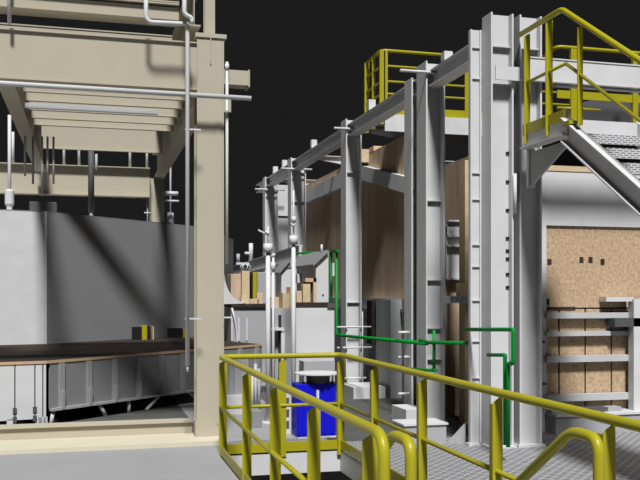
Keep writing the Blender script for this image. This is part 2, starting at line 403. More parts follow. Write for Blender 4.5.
# things standing on roof and ledge
sp = thing('pole', (xOn(9.5, 17.4), 17.4, ZR), 'white pole in a thick sleeve on the vessel front corner', 'pole')
T([(xOn(9.5, 17.4), 17.4, ZR), (xOn(9.5, 17.4), 17.4, 5.2)], .032).build('shaft', WHITE, sp)
MB().lathe((xOn(9.5, 17.4), 17.4, ZR), [(.055, 0), (.055, .1), (.085, .16), (.085, .4), (.05, .44)], 16).build('sleeve', WHITE, sp)
dp = thing('pole', (.02, 17.98, ZR), 'dark grey pole standing on the vessel roof', 'pole')
T([(.02, 17.98, ZR+.1), (.02, 17.98, 4.95)], .06, 16).build('shaft', DARK, dp)
T([(.02, 17.98, ZR), (.02, 17.98, ZR+.12)], .035).build('foot', WHITE, dp)
T([(.12, 17.98, 4.2), (.12, 17.98, 4.62)], .025).build('side_rod', MID, dp)
vr = thing('pole', (xOn(170.5, 19.6), 19.6, ZR), 'thin rod in a white sleeve beside the far tan upright', 'pole')
xx = xOn(170.5, 19.6)
T([(xx, 19.6, ZR), (xx, 19.6, zY(170, 160, 19.6))], .02).build('shaft', MID, vr)
T([(xx, 19.6, ZR), (xx, 19.6, ZR+.27)], .07).build('sleeve', WHITE, vr)
vv = thing('roof_valve', (xOn(148, 18.75), 18.95, ZR), 'small white valve cross on the roof near the far upright', 'valve')
xx = xOn(147.5, 18.95)
T([(xx, 18.95, ZR), (xx, 18.95, ZR+.5)], .015, 8).build('stem', WHITE, vv)
T([(xx-.07, 18.95, ZR+.2), (xx+.07, 18.95, ZR+.2)], .015, 8).build('handle', WHITE, vv)
one('roof_hatch', B(xOn(30, 18.2), xOn(57, 18.2), 18.0, 18.5, ZR, ZR+.28), DARK, 'dark grey low hatch box on the vessel roof', 'hatch', bevel=.01)
for (ua, ub, vt, n, lab) in ((135, 154, 325, 1, 'small black burner motor with a broad yellow band on the brown ledge'), (164, 184, 328, 2, 'small black burner motor with a yellow end cap nearer the tall upright')):
    s0 = 1.9 if n == 1 else 2.95
    base = Cn+az(48)*s0+Vector((.67, -.74, 0))*.35; w = .42
    bm_ = thing('burner_motor', (base.x, base.y, ZL), lab, 'motor', 'burner motors on the brown ledge')
    def seg(a, b, h, name, m):
        mm = wallpanel(base+az(77)*(a*w), base+az(77)*(b*w), ZL, ZL+h, .2); return mm.build(name, m, bm_)
    if n == 1:
        seg(0, .36, .26, 'housing', BLACK); seg(.37, .62, .29, 'band', YEL); seg(.63, .8, .27, 'gearbox', BLACK); seg(.90, .96, .27, 'end_plate', WOOD)
    else:
        seg(0, .66, .20, 'housing', BLACK); seg(.68, .85, .17, 'end_cap', YEL); seg(.86, 1.0, .1, 'flange', DARK)

# ------------------------------------------------------------------ furnace columns
o_web = {}
def h_col(name, x0, y0, w, dep, z1, stiff, lab, grp='white furnace uprights'):
    o = thing(name, (x0+w/2, y0+dep/2, 0), lab, 'post', grp)
    tf = .022
    B(x0, x0+tf, y0, y0+dep, 0, z1).build('flange', WHITE, o)
    B(x0+w-tf, x0+w, y0, y0+dep, 0, z1).build('flange', WHITE, o)
    wb = B(x0+tf, x0+w-tf, y0+dep*.38, y0+dep*.38+.015, 0, z1); wb = wb.build('web', WHITE, o); o_web[o.name] = wb
    for z in stiff:
        B(x0+tf, x0+w-tf, y0+dep*.38-min(.05, dep*.34), y0+dep*.38, z, z+.016).build('stiffener', WHITE, wb)
    B(x0-.03, x0+w+.03, y0-.03, y0+dep+.03, 0, .03).build('base_plate', WHITE, o)
    return o
XC = 4.53; ZC = 5.07
YB = 9.32
colB = h_col('furnace_upright', XC, YB, .29, .24, ZC+.04, (4.72, 4.27), 'white furnace upright nearest the yellow platform stair, with bolted web')
colC = h_col('furnace_upright', 4.90, YB, .29, .24, ZC+.04, (4.72,), 'white furnace upright directly behind the yellow platform railing')
YA = 9.57
colA = h_col('furnace_upright', 4.385, YA, .143, .06, 4.97, tuple(zX(477, v, 4.45) for v in (47, 78, 173, 199.5, 245, 267, 301, 342, 379)), 'narrow white furnace upright with many stiffeners set beside and behind the bolted one')
Y430 = yOn(426, XC)
col430 = h_col('furnace_upright', XC, Y430, .285, .36, ZC, tuple(zX(434, v, XC) for v in (72, 198, 280, 330, 362)), 'broad white furnace upright behind the green pipe tee')
Y405 = yOn(411.5, XC)
col405 = h_col('furnace_upright', XC, Y405, .285, .30, ZC-.1, tuple(zX(412, v, XC) for v in (188,)), 'white furnace upright half hidden behind the broad one')
Y350 = yOn(346, XC)
col350 = h_col('furnace_upright', XC, Y350, .30, .34, ZC-.04, tuple(zX(352, v, XC) for v in (130, 169, 303)), 'white furnace upright rising behind the green vertical pipes')
Y290 = yOn(291, XC)
ZBM = 2.9
col290 = h_col('furnace_upright', XC, Y290, .36, .34, ZC-.06, tuple(zX(296, v, XC) for v in (169, 199)), 'farther white furnace upright standing in line beyond the green pipes')
Y265 = yOn(265, XC)
col265 = h_col('furnace_upright', XC, Y265, .36, .30, ZC-.1, (4.6,), 'farthest white furnace upright at the end of the row')
# bolts on the near upright, with the white rod
wy = YB+.24*.38
for v in (153, 181.5, 210, 238, 250.5, 258.5, 274, 287):
    z = zY(507, v, wy); x = xOn(507, wy)
    T([(x-.018, wy-.01, z), (x+.018, wy-.01, z)], .014, 8).build('bolt', BLACK, o_web[colB.name])
xr = xOn(515, YB-.03)
one('gauge_rod', T([(xr, YB-.03, zY(515, 214, YB)), (xr, YB-.03, zY(515, 174, YB))], .022), WHITE, 'short white gauge rod fixed beside the bolted furnace upright', 'rod')
# long girder along the tops
girder('steel_girder', i_beam_y(4.68, YB+.25, 24.5, 4.72, 4.94, .2), WHITE, (4.68, 17, 4.62), 'long white girder tying the furnace upright tops together', 'girder')
girder('steel_girder', [('web', MB().beam((4.42, 18.4, 2.72), (4.25, 31, 2.42), .06, .30)), ('flange', MB().beam((4.40, 18.4, 2.56), (4.23, 31, 2.26), .2, .02)), ('flange', MB().beam((4.42, 18.4, 2.88), (4.25, 31, 2.58), .12, .02))], WHITE, (4.4, 24, 2.5), 'far white walkway girder sloping away past the standpipes', 'girder')
PK = ['first', 'second', 'third', 'fourth', 'fifth']
for i, yy in enumerate((10.8, 14.05, 18.0, 20.9, 22.0)):
    one('packing_block', B(4.57, 4.69, yy, yy+.12, 4.94, (5.06 if i == 0 else 5.12)), WHITE, 'white packing block on the long top girder, %s along from the bolted upright' % PK[i], 'block', 'packing blocks on the long top girder')
fp = thing('end_panel', (5.1, 23.3, 0), 'white end panel on a tall stand between the two farthest uprights', 'panel')
B(4.93, 5.30, 23.2, 23.24, 3.96, 4.80).build('panel', WHITE, fp)
B(4.93, 5.30, 23.24, 23.6, 0, 4.7).build('stand', MID, fp)
# tie rods through upright tops
for i, (ua, ub, v, yy) in enumerate(((400, 448, 72, Y430-.03), (334, 372, 129, Y350-.03), (281, 312, 169, Y290-.03), (255, 285, 189.5, Y265-.03))):
    z = zY((ua+ub)/2, v, yy)
    one('tie_rod', T([(xOn(ua, yy), yy, z), (xOn(ub, yy), yy, z)], .022, 8), WHITE, ['white tie rod across the head of the broad upright', 'white tie rod across the upright head behind the green pipes', 'white tie rod across the second farthest upright head', 'white tie rod across the farthest upright head'][i], 'rod', 'tie rods at the upright heads')
CB = ['white cross beam over the furnace just past the broad upright', 'white cross beam over the furnace past the upright behind the green pipes', 'white cross beam over the furnace past the second farthest upright']
for i, (uu, yy, za, zb) in enumerate(((371, 15.35, 4.66, 4.86), (312, Y350+3.3, 4.66, 4.86), (275, Y290+2.6, 4.66, 4.84))):
    x0 = max(4.82, xOn(uu, yy))
    o = thing('cross_beam', (7, yy, za), CB[i], 'beam', 'cross beams over the furnace')
    MB().prism([(x0, zb), (x0, zb-.06), (x0+.9, za), (9.5, za), (9.5, zb)], 'y', yy, yy+.02).build('web', WHITE, o)
    B(x0, 9.5, yy-.06, yy+.08, zb, zb+.015).build('flange', WHITE, o)
# horizontal rods on the upright behind green pipes
for i, v in enumerate((327, 347.5, 393, 378)):
    z = zY(352, v, Y350-.02)
    one('rung_rod', T([(xOn(337, Y350-.04), Y350-.04, z), (xOn((375, 372, 374, 366)[i], Y350-.04), Y350-.04, z)], .018, 8), WHITE, 'white rung rod on the upright by the green pipes, %s' % ('topmost', 'just below the topmost', 'lowest', 'third down')[i], 'rod', 'rung rods on the upright')
one('instrument_rod', T([(xOn(362.5, Y350-.08), Y350-.08, .02), (xOn(362.5, Y350-.08), Y350-.08, 1.5)], .012, 8), WHITE, 'thin vertical white rod in front of the rung rods', 'rod')
for i, v in enumerate((333, 358, 395, 415)):
    z = zX(408, v, 4.45)
    one('stub_bolt', T([(4.36, Y405+.1, z), (4.529, Y405+.1, z)], .022, 8), WHITE, 'white bolt sticking out of the half hidden upright, %s' % ('topmost', 'second down', 'third down', 'lowest')[i], 'bolt', 'bolts on the half hidden upright')
# low skid block and gusset at the foot of the broad upright
sk = thing('footing_block', (3.9, 9.95, 0), 'low grey footing block with white top on the grating before the broad upright', 'block')
B(3.62, 4.15, 9.75, 10.15, 0, .24).build('body', MID, sk)
B(3.60, 4.17, 9.73, 10.17, .24, .26).build('top_plate', WHITE, sk)
MB().prism([(4.17, .0), (4.42, .0), (4.42, .24)], 'y', 9.78, 9.81).build('gusset', MID, sk)
one('footing_block', B(4.40, 4.98, Y350-.9, Y350-.06, 0, .2), WHITE, 'low white footing plate under the rung rods', 'block')
one('footing_block', B(4.2, 4.5, Y430-.1, Y430+.5, 0, .22), WHITE, 'small white footing block under the stub bolts', 'block')

# ------------------------------------------------------------------ furnace body
FX = 5.4; FYE = 10.3
fu = thing('furnace', (7.5, 16, 0), 'long brick furnace with tan end wall behind the white uprights', 'furnace')
B(FX, FX+.3, 13.7, 22.6, 1.74, 4.64).build('side_wall', CRUST, fu, label='brown brick side wall')
B(FX, FX+.3, FYE+.06, 13.7, 0, 3.85).build('side_wall', CRUST, fu, label='brown brick side wall')
B(5.25, 5.5, 12.25, 22.0, 0, 1.74).build('lower_casing', MID, fu, label='grey steel lower casing')
B(5.05, 5.25, 14.3, 15.1, 0, 1.72).build('buttress', MID, fu)
B(5.0, 5.25, 15.2, 15.5, .9, 1.70).build('port_block', BROWN, fu, label='brown block')
B(5.22, 5.26, 12.25, 22.0, 1.50, 1.56).build('casing_rib', MID, fu)
MB().beam((5.34, 16.9, 4.30), (5.34, 22.6, 4.30), .12, .32).build('wall_band', WHITE, fu, label='grey band along the wall')
MB().beam((5.34, 16.9, 4.30), (5.34, 12.9, 3.42), .12, .28).build('wall_band', WHITE, fu, label='grey sloping band along the wall')
B(5.1, 5.4, 16.6, 16.9, 4.46, 4.72).build('top_brick', PALEBRICK, fu, label='pale brick step')
B(5.4, 5.9, 16.3, 16.6, 4.62, 4.74).build('top_brick', PALEBRICK, fu, label='pale brick step')
# crown
arc = [(6.9, 3.9)]+[(9.2+2.3*math.cos(a), 4.2+.95*math.sin(a)) for a in [math.pi*(1-i/14) for i in range(1, 14)]]+[(11.5, 3.9)]
MB().prism(arc, 'y', 12.6, 14.3).build('crown', DARK, fu, label='dark crown')
# end wall
B(5.30, xOn(544.5, FYE), FYE-.05, FYE+.02, 0, 3.42).build('corner_plate', WHITE, fu, label='white corner plate')
xe = xOn(544.5, FYE)
B(xe, 10.2, FYE-.04, FYE+.05, zY(590, 226.5, FYE), 3.43).build('head_plate', WHITE, fu, label='white head plate')
B(xe, 10.2, FYE-.05, FYE+.15, 3.43, 3.50).build('top_course', PALEBRICK, fu, label='pale brick course')
zh, z1, z2, z3, z4 = zY(590, 226.5, FYE), 1.53, 1.29, .96, .45
B(xe, 10.2, FYE+.05, FYE+.5, 0, 3.42).build('backing_wall', BROWN, fu, label='dark brick core')
m = MB()
zu = zY(585, 309, FYE)
xs = [xe+.02, 8.0, 9.0, 10.1]
for a, b in zip(xs, xs[1:]):
    holes = []
    m.box(a, b-.02, FYE-.01, FYE+.06, zu+.02, zh)
ub = m.build('upper_blocks', BRICK, fu, label='tall tan upper blocks')
for u, v in ((549, 262), (581, 260), (590, 260), (602, 262), (547, 302)):
    x = xOn(u, FYE); z = zY(u, v, FYE); B(x-.03, x+.03, FYE-.013, FYE+.0, z-.04, z+.04).build('peep_hole', BROWN, ub)
B(xe+.03, xOn(575, FYE), FYE-.012, FYE, zu-.01, zu+.03).build('joint', BROWN, ub)
joints = [xe+.01]+[xOn(559+i*26.2, FYE) for i in range(7)]+[10.1]
for za, zb in ((z1, zu), (z2, z1), (z3, z2), (z4, z3), (.05, z4)):
    m = MB()
    for a, b in zip(joints, joints[1:]): m.box(a+.012, b-.012, FYE-.0, FYE+.06, za, zb)
    m.build('block_course', BRICK, fu)
for z, h in ((z1, .075), (z2, .06), (z3, .085), (z4, .09)):
    o = B(xe-.02, 7.35, FYE-.10, FYE-.02, z-h/2, z+h/2).build('cooling_bar', WHITE_SHADED, fu, label='white steel bar with shade in its colour')  # shade is painted in: greyer than the white steel
for u in (548, 560, 572): pass
B(xOn(632, 10.12), xOn(646, 10.12), 10.08, 10.2, 0, zY(636, 299, 10.12)).build('end_post', WHITE, fu)
B(xOn(605, 10.15), xOn(632, 10.15), 10.12, 10.28, zY(618, 301.5, 10.15), zY(618, 297, 10.15)).build('shelf_bracket', WHITE, fu)
B(xOn(612, 10.15), xOn(640, 10.15), 10.08, 10.28, zY(618, 326.5, 10.15), zY(618, 318, 10.15)).build('shelf_bracket', DARK, fu)
# base bench
B(xe-.02, 10.2, FYE-.32, FYE-.0, .0, .24).build('base_bench', MID, fu)
B(xe-.02, 10.2, FYE-.34, FYE+.0, .24, .27).build('bench_top', WHITE, fu)
for i, (u, w) in enumerate(((550, .12), (562, .22), (583, .3), (606, .2))):
    x = xOn(u, 10.1); B(x, x+w, 10.05, 10.2, .27, .33).build('bench_plate', (MID, DARK, DARK, MID)[i], fu)
for u, v in ((525, 347), (541, 342), (523, 364), (542, 384), (526, 398), (541, 407), (537, 366)):
    x = xOn(u, FYE-.05); z = zY(u, v, FYE-.05); B(x-.04, x+.05, FYE-.075, FYE-.05, z-.012, z+.012).build('lug', DARK if u > 530 else MID, fu)
# small burner box and brick pier seen between the uprights
bb = thing('burner_box', (4.98, 12.1, 1.95), 'white vertical burner box between the broad upright and the stiffened one', 'box')
xa, xb, xc = xOn(446.5, 12.0), xOn(459.5, 12.0), xOn(464.5, 12.0)
B(xa, xb, 12.0, 12.02, zY(455, 279, 12.0), zY(455, 222, 12.0)).build('front_panel', WHITE, bb)
B(xb, xc, 12.0, 12.25, zY(455, 279, 12.0), zY(455, 222, 12.0)).build('side_rib', DARK, bb)
for v in (280, 247, 237, 222): B(xa, xc, 11.92, 12.05, zY(455, v, 12.0), zY(455, v-1.6, 12.0)).build('shelf', WHITE, bb)
B(xa, xc, 11.97, 12.05, zY(455, 235, 12.0), zY(455, 226, 12.0)).build('top_box', MID, bb)
B(xa, xc, 12.05, 12.25, 0, zY(455, 279, 12.0)).build('stand', CRUST, bb)
pr = thing('brick_pier', (xOn(467, 11.2), 11.25, 0), 'slim pale brick pier between the burner box and stiffened upright', 'pier')
B(xOn(465, 11.2), xOn(471, 11.2), 11.2, 11.4, 0, zY(467, 160, 11.2)).build('shaft', PALEBRICK, pr)
B(xOn(456.5, 11.18), xOn(468, 11.18), 11.05, 11.2, zY(462, 297, 11.1), zY(462, 283, 11.1)).build('corbel', PALEBRICK, pr)
for i in range(8):
    x = xOn(447.5+i*2.7, 11.1); B(x-.008, x+.008, 11.0, 11.2, zY(460, 303, 11.1), zY(460, 296, 11.1)).build('comb_tooth', WHITE, pr)

# ------------------------------------------------------------------ front top beam + upper platform + stair
girder('steel_girder', [('web', B(4.88, 11, 9.25, 9.27, 4.335, 4.585)), ('flange', B(4.88, 11, 9.24, 9.30, 4.585, 4.60)), ('flange', B(4.88, 11, 9.24, 9.30, 4.32, 4.335)), ('splice_plate', B(4.56, 4.88, 9.26, 9.28, 4.31, 4.47))], WHITE, (7, 9.28, 4.31), 'white cross girder across the front uprights behind the yellow railing', 'girder')
one('pipe', T([(xOn(555, 9.4), 9.45, zY(555, 85.5, 9.45)), (11, 9.45, zY(555, 85.5, 9.45))], .022), WHITE, 'thin white pipe under the front cross girder', 'pipe')
PX0, PX1, PY0, PY1, PZ = 4.87, 5.75, 8.24, 9.16, 3.65
pf = thing('platform', (5.4, 8.7, PZ-.2), 'white steel landing platform at the head of the upper stair', 'platform')
B(PX0+.02, PX1, PY0, PY1, PZ-.03, PZ).build('deck', TREAD, pf)
B(PX0, PX0+.02, PY0, PY1, PZ-.16, PZ+.01).build('edge_channel', WHITE, pf)
B(PX0+.02, PX0+.09, PY0+.02, PY1, PZ-.16, PZ-.145).build('edge_channel', WHITE, pf)
B(PX0-.06, PX0, PY0, PY1, PZ-.16, PZ-.145).build('edge_channel', WHITE, pf)
B(PX0, PX1, PY0-.02, PY0, PZ-.17, PZ+.01).build('edge_channel', WHITE, pf)
MB().prism([(PY1, PZ-.2), (PY0+.05, PZ-.2), (PY0+.05, PZ-.24), (PY1, PZ-.62)], 'x', PX0+.05, PX0+.08).build('bracket', MID, pf)
B(PX0+.03, PX0+.12, PY1-.05, PY1, PZ-.6, PZ-.16).build('bracket', WHITE, pf)
us = thing('platform_stair', (5.4, 5.5, 0), 'white open stair dropping from the landing platform towards the grating floor', 'stair')
sl = math.tan(math.radians(33.5)); run = PZ/sl
def stringer(x, s):
    m = MB(); h = .26
    a = (PY0, PZ+.03); b = (PY0-run-.1, PZ+.03-(run+.1)*sl)
    a2, b2 = (PY0, PZ+.03-h), (PY0-run+.3, PZ+.03-h-(run-.3)*sl)
    w = MB().prism([a, b, b2, a2], 'x', min(x, x+s*.012), max(x, x+s*.012)).build('stringer', WHITE, us)
    for dz in (0, -h+.015):
        fl = MB().prism([(PY0+.02, PZ+.03+dz), (b[0], b[1]+dz), (b[0], b[1]+dz-.018), (PY0+.02, PZ+.03+dz-.018)], 'x', min(x, x-s*.075), max(x, x-s*.09)).build('flange', WHITE, us)
stringer(PX0+.02, 1); stringer(PX1-.02, -1)
nt_ = 19; rise = PZ/nt_
for i in range(1, nt_):
    z = PZ-rise*i; y = PY0-rise/sl*i
    td = B(PX0+.04, PX1-.04, y-.02, y+.27, z-.03, z).build('tread', TREAD, us)
    B(PX0+.04, PX1-.04, y-.03, y-.02, z-.10, z).build('nosing', NOSE, td)
# railing of the platform
pr_ = thing('platform_railing', (PX0, 8.7, PZ), 'yellow railing with flat posts around the landing platform and down its stair', 'railing')
za = PZ+1.20
T([(PX0, PY1+.1, za), (PX0, PY0+.22, za), (PX0, PY0+.08, za), (PX0, PY0-run+.2, za-(run-.12)*sl)], .03, 14, .1).build('top_rail', YEL, pr_)
T([(PX0, PY1, PZ+.6), (PX0, PY0, PZ+.6)], .018).build('mid_rail', YEL, pr_)
T([(PX0, PY0, PZ+.6), (PX0, PY0-run+.2, PZ+.6-(run-.2)*sl)], .018).build('mid_rail', YEL, pr_)
for yy, w in ((yOn(527, PX0), .075), (yOn(549, PX0), .085), (yOn(580, PX0), .06)):
    zp = za if w > .07 else za-(PY0+.08-yy)*sl
    mm = MB().prism([(PX0-w/2, PZ-.1), (PX0+w/2, PZ-.1), (PX0+w/2, zp-.03), (PX0-w/2, zp-.07)], 'y', yy-.006, yy+.006)
    mm.box(PX0+w/2-.01, PX0+w/2, yy, yy+.05, PZ-.1, zp-.05); mm.build('post', YEL, pr_)
for k in (1.6, 3.2, 4.8):
    yy = PY0-k; zz = PZ-k*sl; B(PX0-.03, PX0+.03, yy-.006, yy+.006, zz-.05, zz+1.1).build('post', YEL, pr_)
B(PX0-.018, PX0-.012, PY0, PY1, PZ+.0, PZ+.12).build('toe_plate', YEL, pr_)
B(PX0-.06, PX0+.04, PY0-.16, PY0-.02, PZ-.07, PZ-.03).build('foot_plate', YEL, pr_)
# furnace-top platform rails
tpf = thing('roof_walkway', (7, 15, 4.7), 'white-edged walkway deck on top of the furnace behind the uprights', 'walkway')
B(5.0, 11, 14.46, 14.50, 4.68, 4.98).build('edge_channel', WHITE, tpf)
B(5.0, 11, 14.5, 15.3, 4.93, 4.98).build('deck', GRAT, tpf)
rr = thing('roof_railing', (5.0, 14.5, 4.98), 'yellow railing on the furnace top behind the broad upright', 'railing')
T([(4.95, 15.35, 6.1), (4.95, 14.5, 6.1), (11, 14.5, 6.1)], .028, 12, .12).build('top_rail', YEL, rr)
for z in (5.83, 5.56, 5.34): T([(4.95, 15.35, z), (4.95, 14.5, z), (11, 14.5, z)], .02, 10, .05).build('mid_rail', YEL, rr)
B(4.95, 11, 14.49, 14.5, 4.98, 5.12).build('toe_plate', YEL, rr)
for x, y, w in ((4.95, 15.35, .09), (4.95, 14.95, .06), (4.96, 14.5, .10), (xOn(385.5, 14.5), 14.5, .07), (xOn(466.5, 14.5), 14.5, .07), (7.6, 14.5, .07), (8.8, 14.5, .07)): B(x-w/2, x+w/2, y-.02, y+.02, 4.8, 6.09).build('post', YEL, rr)
r2 = thing('crown_railing', (7.4, 12, 4.5), 'yellow railing along the furnace crown behind the landing platform', 'railing')
x0 = xOn(557, 12)
T([(x0, 12.6, 5.55), (x0, 12.0, 5.62), (13, 12.0, 5.62)], .028, 12, .1).build('top_rail', YEL, r2)
B(x0, 13, 11.99, 12.01, 4.83, 4.95).build('toe_plate', YEL, r2)
T([(x0, 12, 4.68), (xOn(600, 12), 12, 4.68)], .022).build('mid_rail', YEL, r2)
for u, w in ((573, .1), (625, .0)):
    if w: B(xOn(u, 12)-w/2, xOn(u, 12)+w/2, 11.97, 12.03, 4.5, 5.6).build('post', YEL, r2)
B(xOn(632, 12), xOn(637, 12), 11.97, 12.03, 4.5, 5.6).build('post', YEL, r2)
B(xOn(540, 12), 13, 12.0, 12.5, 4.40, 4.5).build('kerb', MID, r2)

# ------------------------------------------------------------------ things between vessel and furnace
fh = thing('channel_casing', (3.2, 17, 0), 'long low grey casing box behind the standpipes carrying brick stacks', 'casing')
Y1 = 17.0
xa, xb = xOn(231, Y1), xOn(268, Y1)
B(xa, xb, Y1, Y1+2.2, 0, 1.56).build('body', MID, fh)
B(xa, xb+.5, Y1-.05, Y1+2.2, 1.56, 1.62).build('top_slab', BROWN, fh, label='brown top slab')
B(xb, xb+.5, Y1+.15, Y1+2.2, 0, 1.56).build('body', WHITE, fh)
for u in (231, 238, 246): B(xOn(u, Y1), xOn(u+1.5, Y1), Y1-.02, Y1, .9, 1.35).build('rib', WHITE, fh)
def on_casing(name, ua, ub, vt, vb, yy, dep, m, lab, cat, bevel=.01):
    return one(name, B(xOn(ua, yy), xOn(ub, yy), yy, yy+dep, max(1.62, zY(ua, vb, yy)), zY(ua, vt, yy)), m, lab, cat, None, bevel)
on_casing('brick_block', 231, 242.5, 274, 306, 17.6, .5, CRUST, 'brown brick block behind the pale brick pillar', 'brick')
pl = thing('brick_pillar', (xOn(246, 17.1), 17.2, 1.62), 'pale brick pillar with a wire top beside the brown block', 'pillar')
B(xOn(242, 17.1), xOn(249.5, 17.1), 17.1, 17.25, 1.62, zY(246, 271, 17.1)).build('shaft', PALEBRICK, pl)
xx = xOn(246, 17.1); zz = zY(246, 271, 17.1)
for a in range(6): T([(xx+.06*math.cos(a), 17.17+.06*math.sin(a), zz), (xx+.10*math.cos(a), 17.17+.1*math.sin(a), zz+.10), (xx+.03*math.cos(a), 17.17+.03*math.sin(a), zz+.14)], .009, 6).build('wire', WHITE, pl)
on_casing('yellow_bar', 253, 257, 272, 306, 17.5, .08, YEL, 'upright yellow bar between pale pillar and grey cabinet', 'bar', .005)
on_casing('cabinet', 257.5, 266, 272, 306, 17.8, .3, MID, 'grey cabinet just past the yellow bar', 'cabinet')
on_casing('brick_block', 250, 259, 299, 306, 17.05, .1, PALEBRICK, 'low pale brick at the foot of the pale pillar', 'brick')
on_casing('brick_block', 257, 263, 293, 306, 17.05, .12, PALEBRICK, 'pale brick in front of the grey cabinet', 'brick')
hd = MB()
pts = [(xOn(223, 16.98), 1.62)]+[(xOn(225, 16.98)+.42*(1-math.cos(a)), 2.2-.55*math.sin(a)) for a in [math.pi/2*i/8 for i in range(9)]]+[(xOn(243, 16.98), 1.63)]
hd.prism(pts, 'y', 17.0, 17.5); one('curved_hood', hd, WHITE, 'white hood with a concave curved edge beside the tall upright', 'hood')
# white panel box with the gabled housing
pb = thing('panel_box', (3.4, 13.4, 0), 'large white panel box under the gabled housing', 'box')
Y2 = 13.2; xa, xb = xOn(296, Y2), xOn(334.5, Y2)
B(xa, xb, Y2, Y2+2.4, 0, 1.60).build('body', WHITE, pb, .008)
B(xa, xb+.02, Y2-.0, Y2+2.4, 1.60, 1.68).build('top_slab', BROWN, pb, label='brown top slab')
B(xb-.12, xb+.02, Y2-.03, Y2, 1.6, 1.67).build('slab_edge', DARK, pb)
gh = thing('gabled_housing', (3.6, 14.2, 1.68), 'small white gabled housing with a grey sloping roof beside the green pipes', 'housing')
Y3 = 13.9
xl, xm, xr_ = xOn(316, Y3), xOn(327.5, Y3), xOn(328.5, Y3)
zl, zm = zY(316, 263, Y3), zY(328, 252, Y3)
MB().prism([(xl, 1.68), (xr_, 1.68), (xr_, zm), (xm, zm), (xl, zl)], 'y', Y3, Y3+1.4).build('walls', WHITE, gh)
for sgn in (-1,):
    xo = xl-.06; zo = zl-.055
    MB().prism([(xm, zm), (xm, zm+.035), (xo, zo+.035), (xo, zo)], 'y', Y3-.06, Y3+1.9).build('roof', GREY, gh, label='grey sloping roof')
T([(xl+.12, Y3-.01, zY(320, 295, Y3)), (xl+.12, Y3+.01, zY(320, 295, Y3))], .015, 8).build('latch', BLACK, gh)
T([(xm-.02, Y3+.3, zm), (xm-.02, Y3+.3, zm+.14)], .02, 8).build('vent_stub', WHITE, gh)
# second, smaller gabled housing
Y4 = 16.2
g2 = thing('gabled_housing', (xOn(292, Y4), Y4, 0), 'smaller white gabled housing behind the second standpipe', 'housing')
xl, xm, xr2 = xOn(281.5, Y4), xOn(290, Y4), xOn(291, Y4)
zl, zm = zY(282, 271, Y4), zY(291, 261, Y4)
MB().prism([(xl, 0), (xr2, 0), (xr2, zm), (xm, zm), (xl, zl)], 'y', Y4, Y4+.55).build('walls', WHITE, g2)
for sgn in (-1,):
    xo = xl-.06; zo = zl-.06
    MB().prism([(xm, zm), (xm, zm+.035), (xo, zo+.035), (xo, zo)], 'y', Y4-.06, Y4+.68).build('roof', GREY, g2, label='grey sloping roof')
# bricks on the panel box
def on_box(name, ua, ub, vt, vb, yy, dep, m, lab, cat, grp=None):
    return one(name, B(xOn(ua, yy), xOn(ub, yy), yy, yy+dep, max(1.68, zY(ua, vb, yy)), zY(ua, vt, yy)), m, lab, cat, grp, .006)
on_box('brick_block', 303, 310.5, 284, 306, 13.5, .15, PALEBRICK, 'tan brick block stacked beside the orange brick frame', 'brick')
on_box('brick_block', 296.5, 302, 291, 306, 13.35, .15, PALEBRICK, 'small tan brick next to the second standpipe', 'brick')
on_box('grey_cover', 297.5, 306, 274, 283, 14.9, .2, WHITE, 'white small cover hidden above the tan bricks', 'cover')
bf = thing('brick_doorway', (xOn(314, 13.8), 13.7, 1.68), 'orange-tan brick frame against the gabled housing wall', 'frame')
B(xOn(313.5, 13.7), xOn(316.5, 13.7), 13.7, 13.85, 1.68, zY(314, 278, 13.7)).build('jamb', PALEBRICK, bf)
B(xOn(305.5, 13.7), xOn(316.5, 13.7), 13.7, 13.85, zY(310, 282, 13.7), zY(310, 278, 13.7)).build('lintel', WOOD, bf)
B(xOn(305.5, 13.7), xOn(313.5, 13.7), 13.82, 13.85, 1.68, zY(310, 282, 13.7)).build('back_board', DARK, bf)
on_low = [(276, 283, 290, 13.0)]
lb = thing('brick_stack', (xOn(286, 12.8), 12.8, 0), 'brick stack on a grey stand just behind the second standpipe', 'bricks')
B(xOn(275, 12.8), xOn(296, 12.8), 12.8, 13.1, 0, 1.6).build('stand', MID, lb)
B(xOn(283, 12.8), xOn(290, 12.8), 12.82, 13.1, 1.6, zY(285, 293, 12.8)).build('brick', PALEBRICK, lb)
B(xOn(290.5, 12.8), xOn(296, 12.8), 12.82, 13.1, 1.6, zY(285, 287, 12.8)).build('brick', PALEBRICK, lb)
B(xOn(275, 12.8), xOn(290, 12.8), 13.1, 13.15, 1.6, zY(285, 297, 12.8)).build('back_brick', CRUST, lb)
B(xOn(279, 12.75), xOn(281, 12.75), 12.72, 12.8, .2, 1.5).build('strap', BROWN, lb)
B(xOn(269, 12.75), xOn(282, 12.75), 12.6, 12.8, zY(275, 330, 12.8), zY(275, 327.5, 12.8)).build('shelf', WHITE, lb)
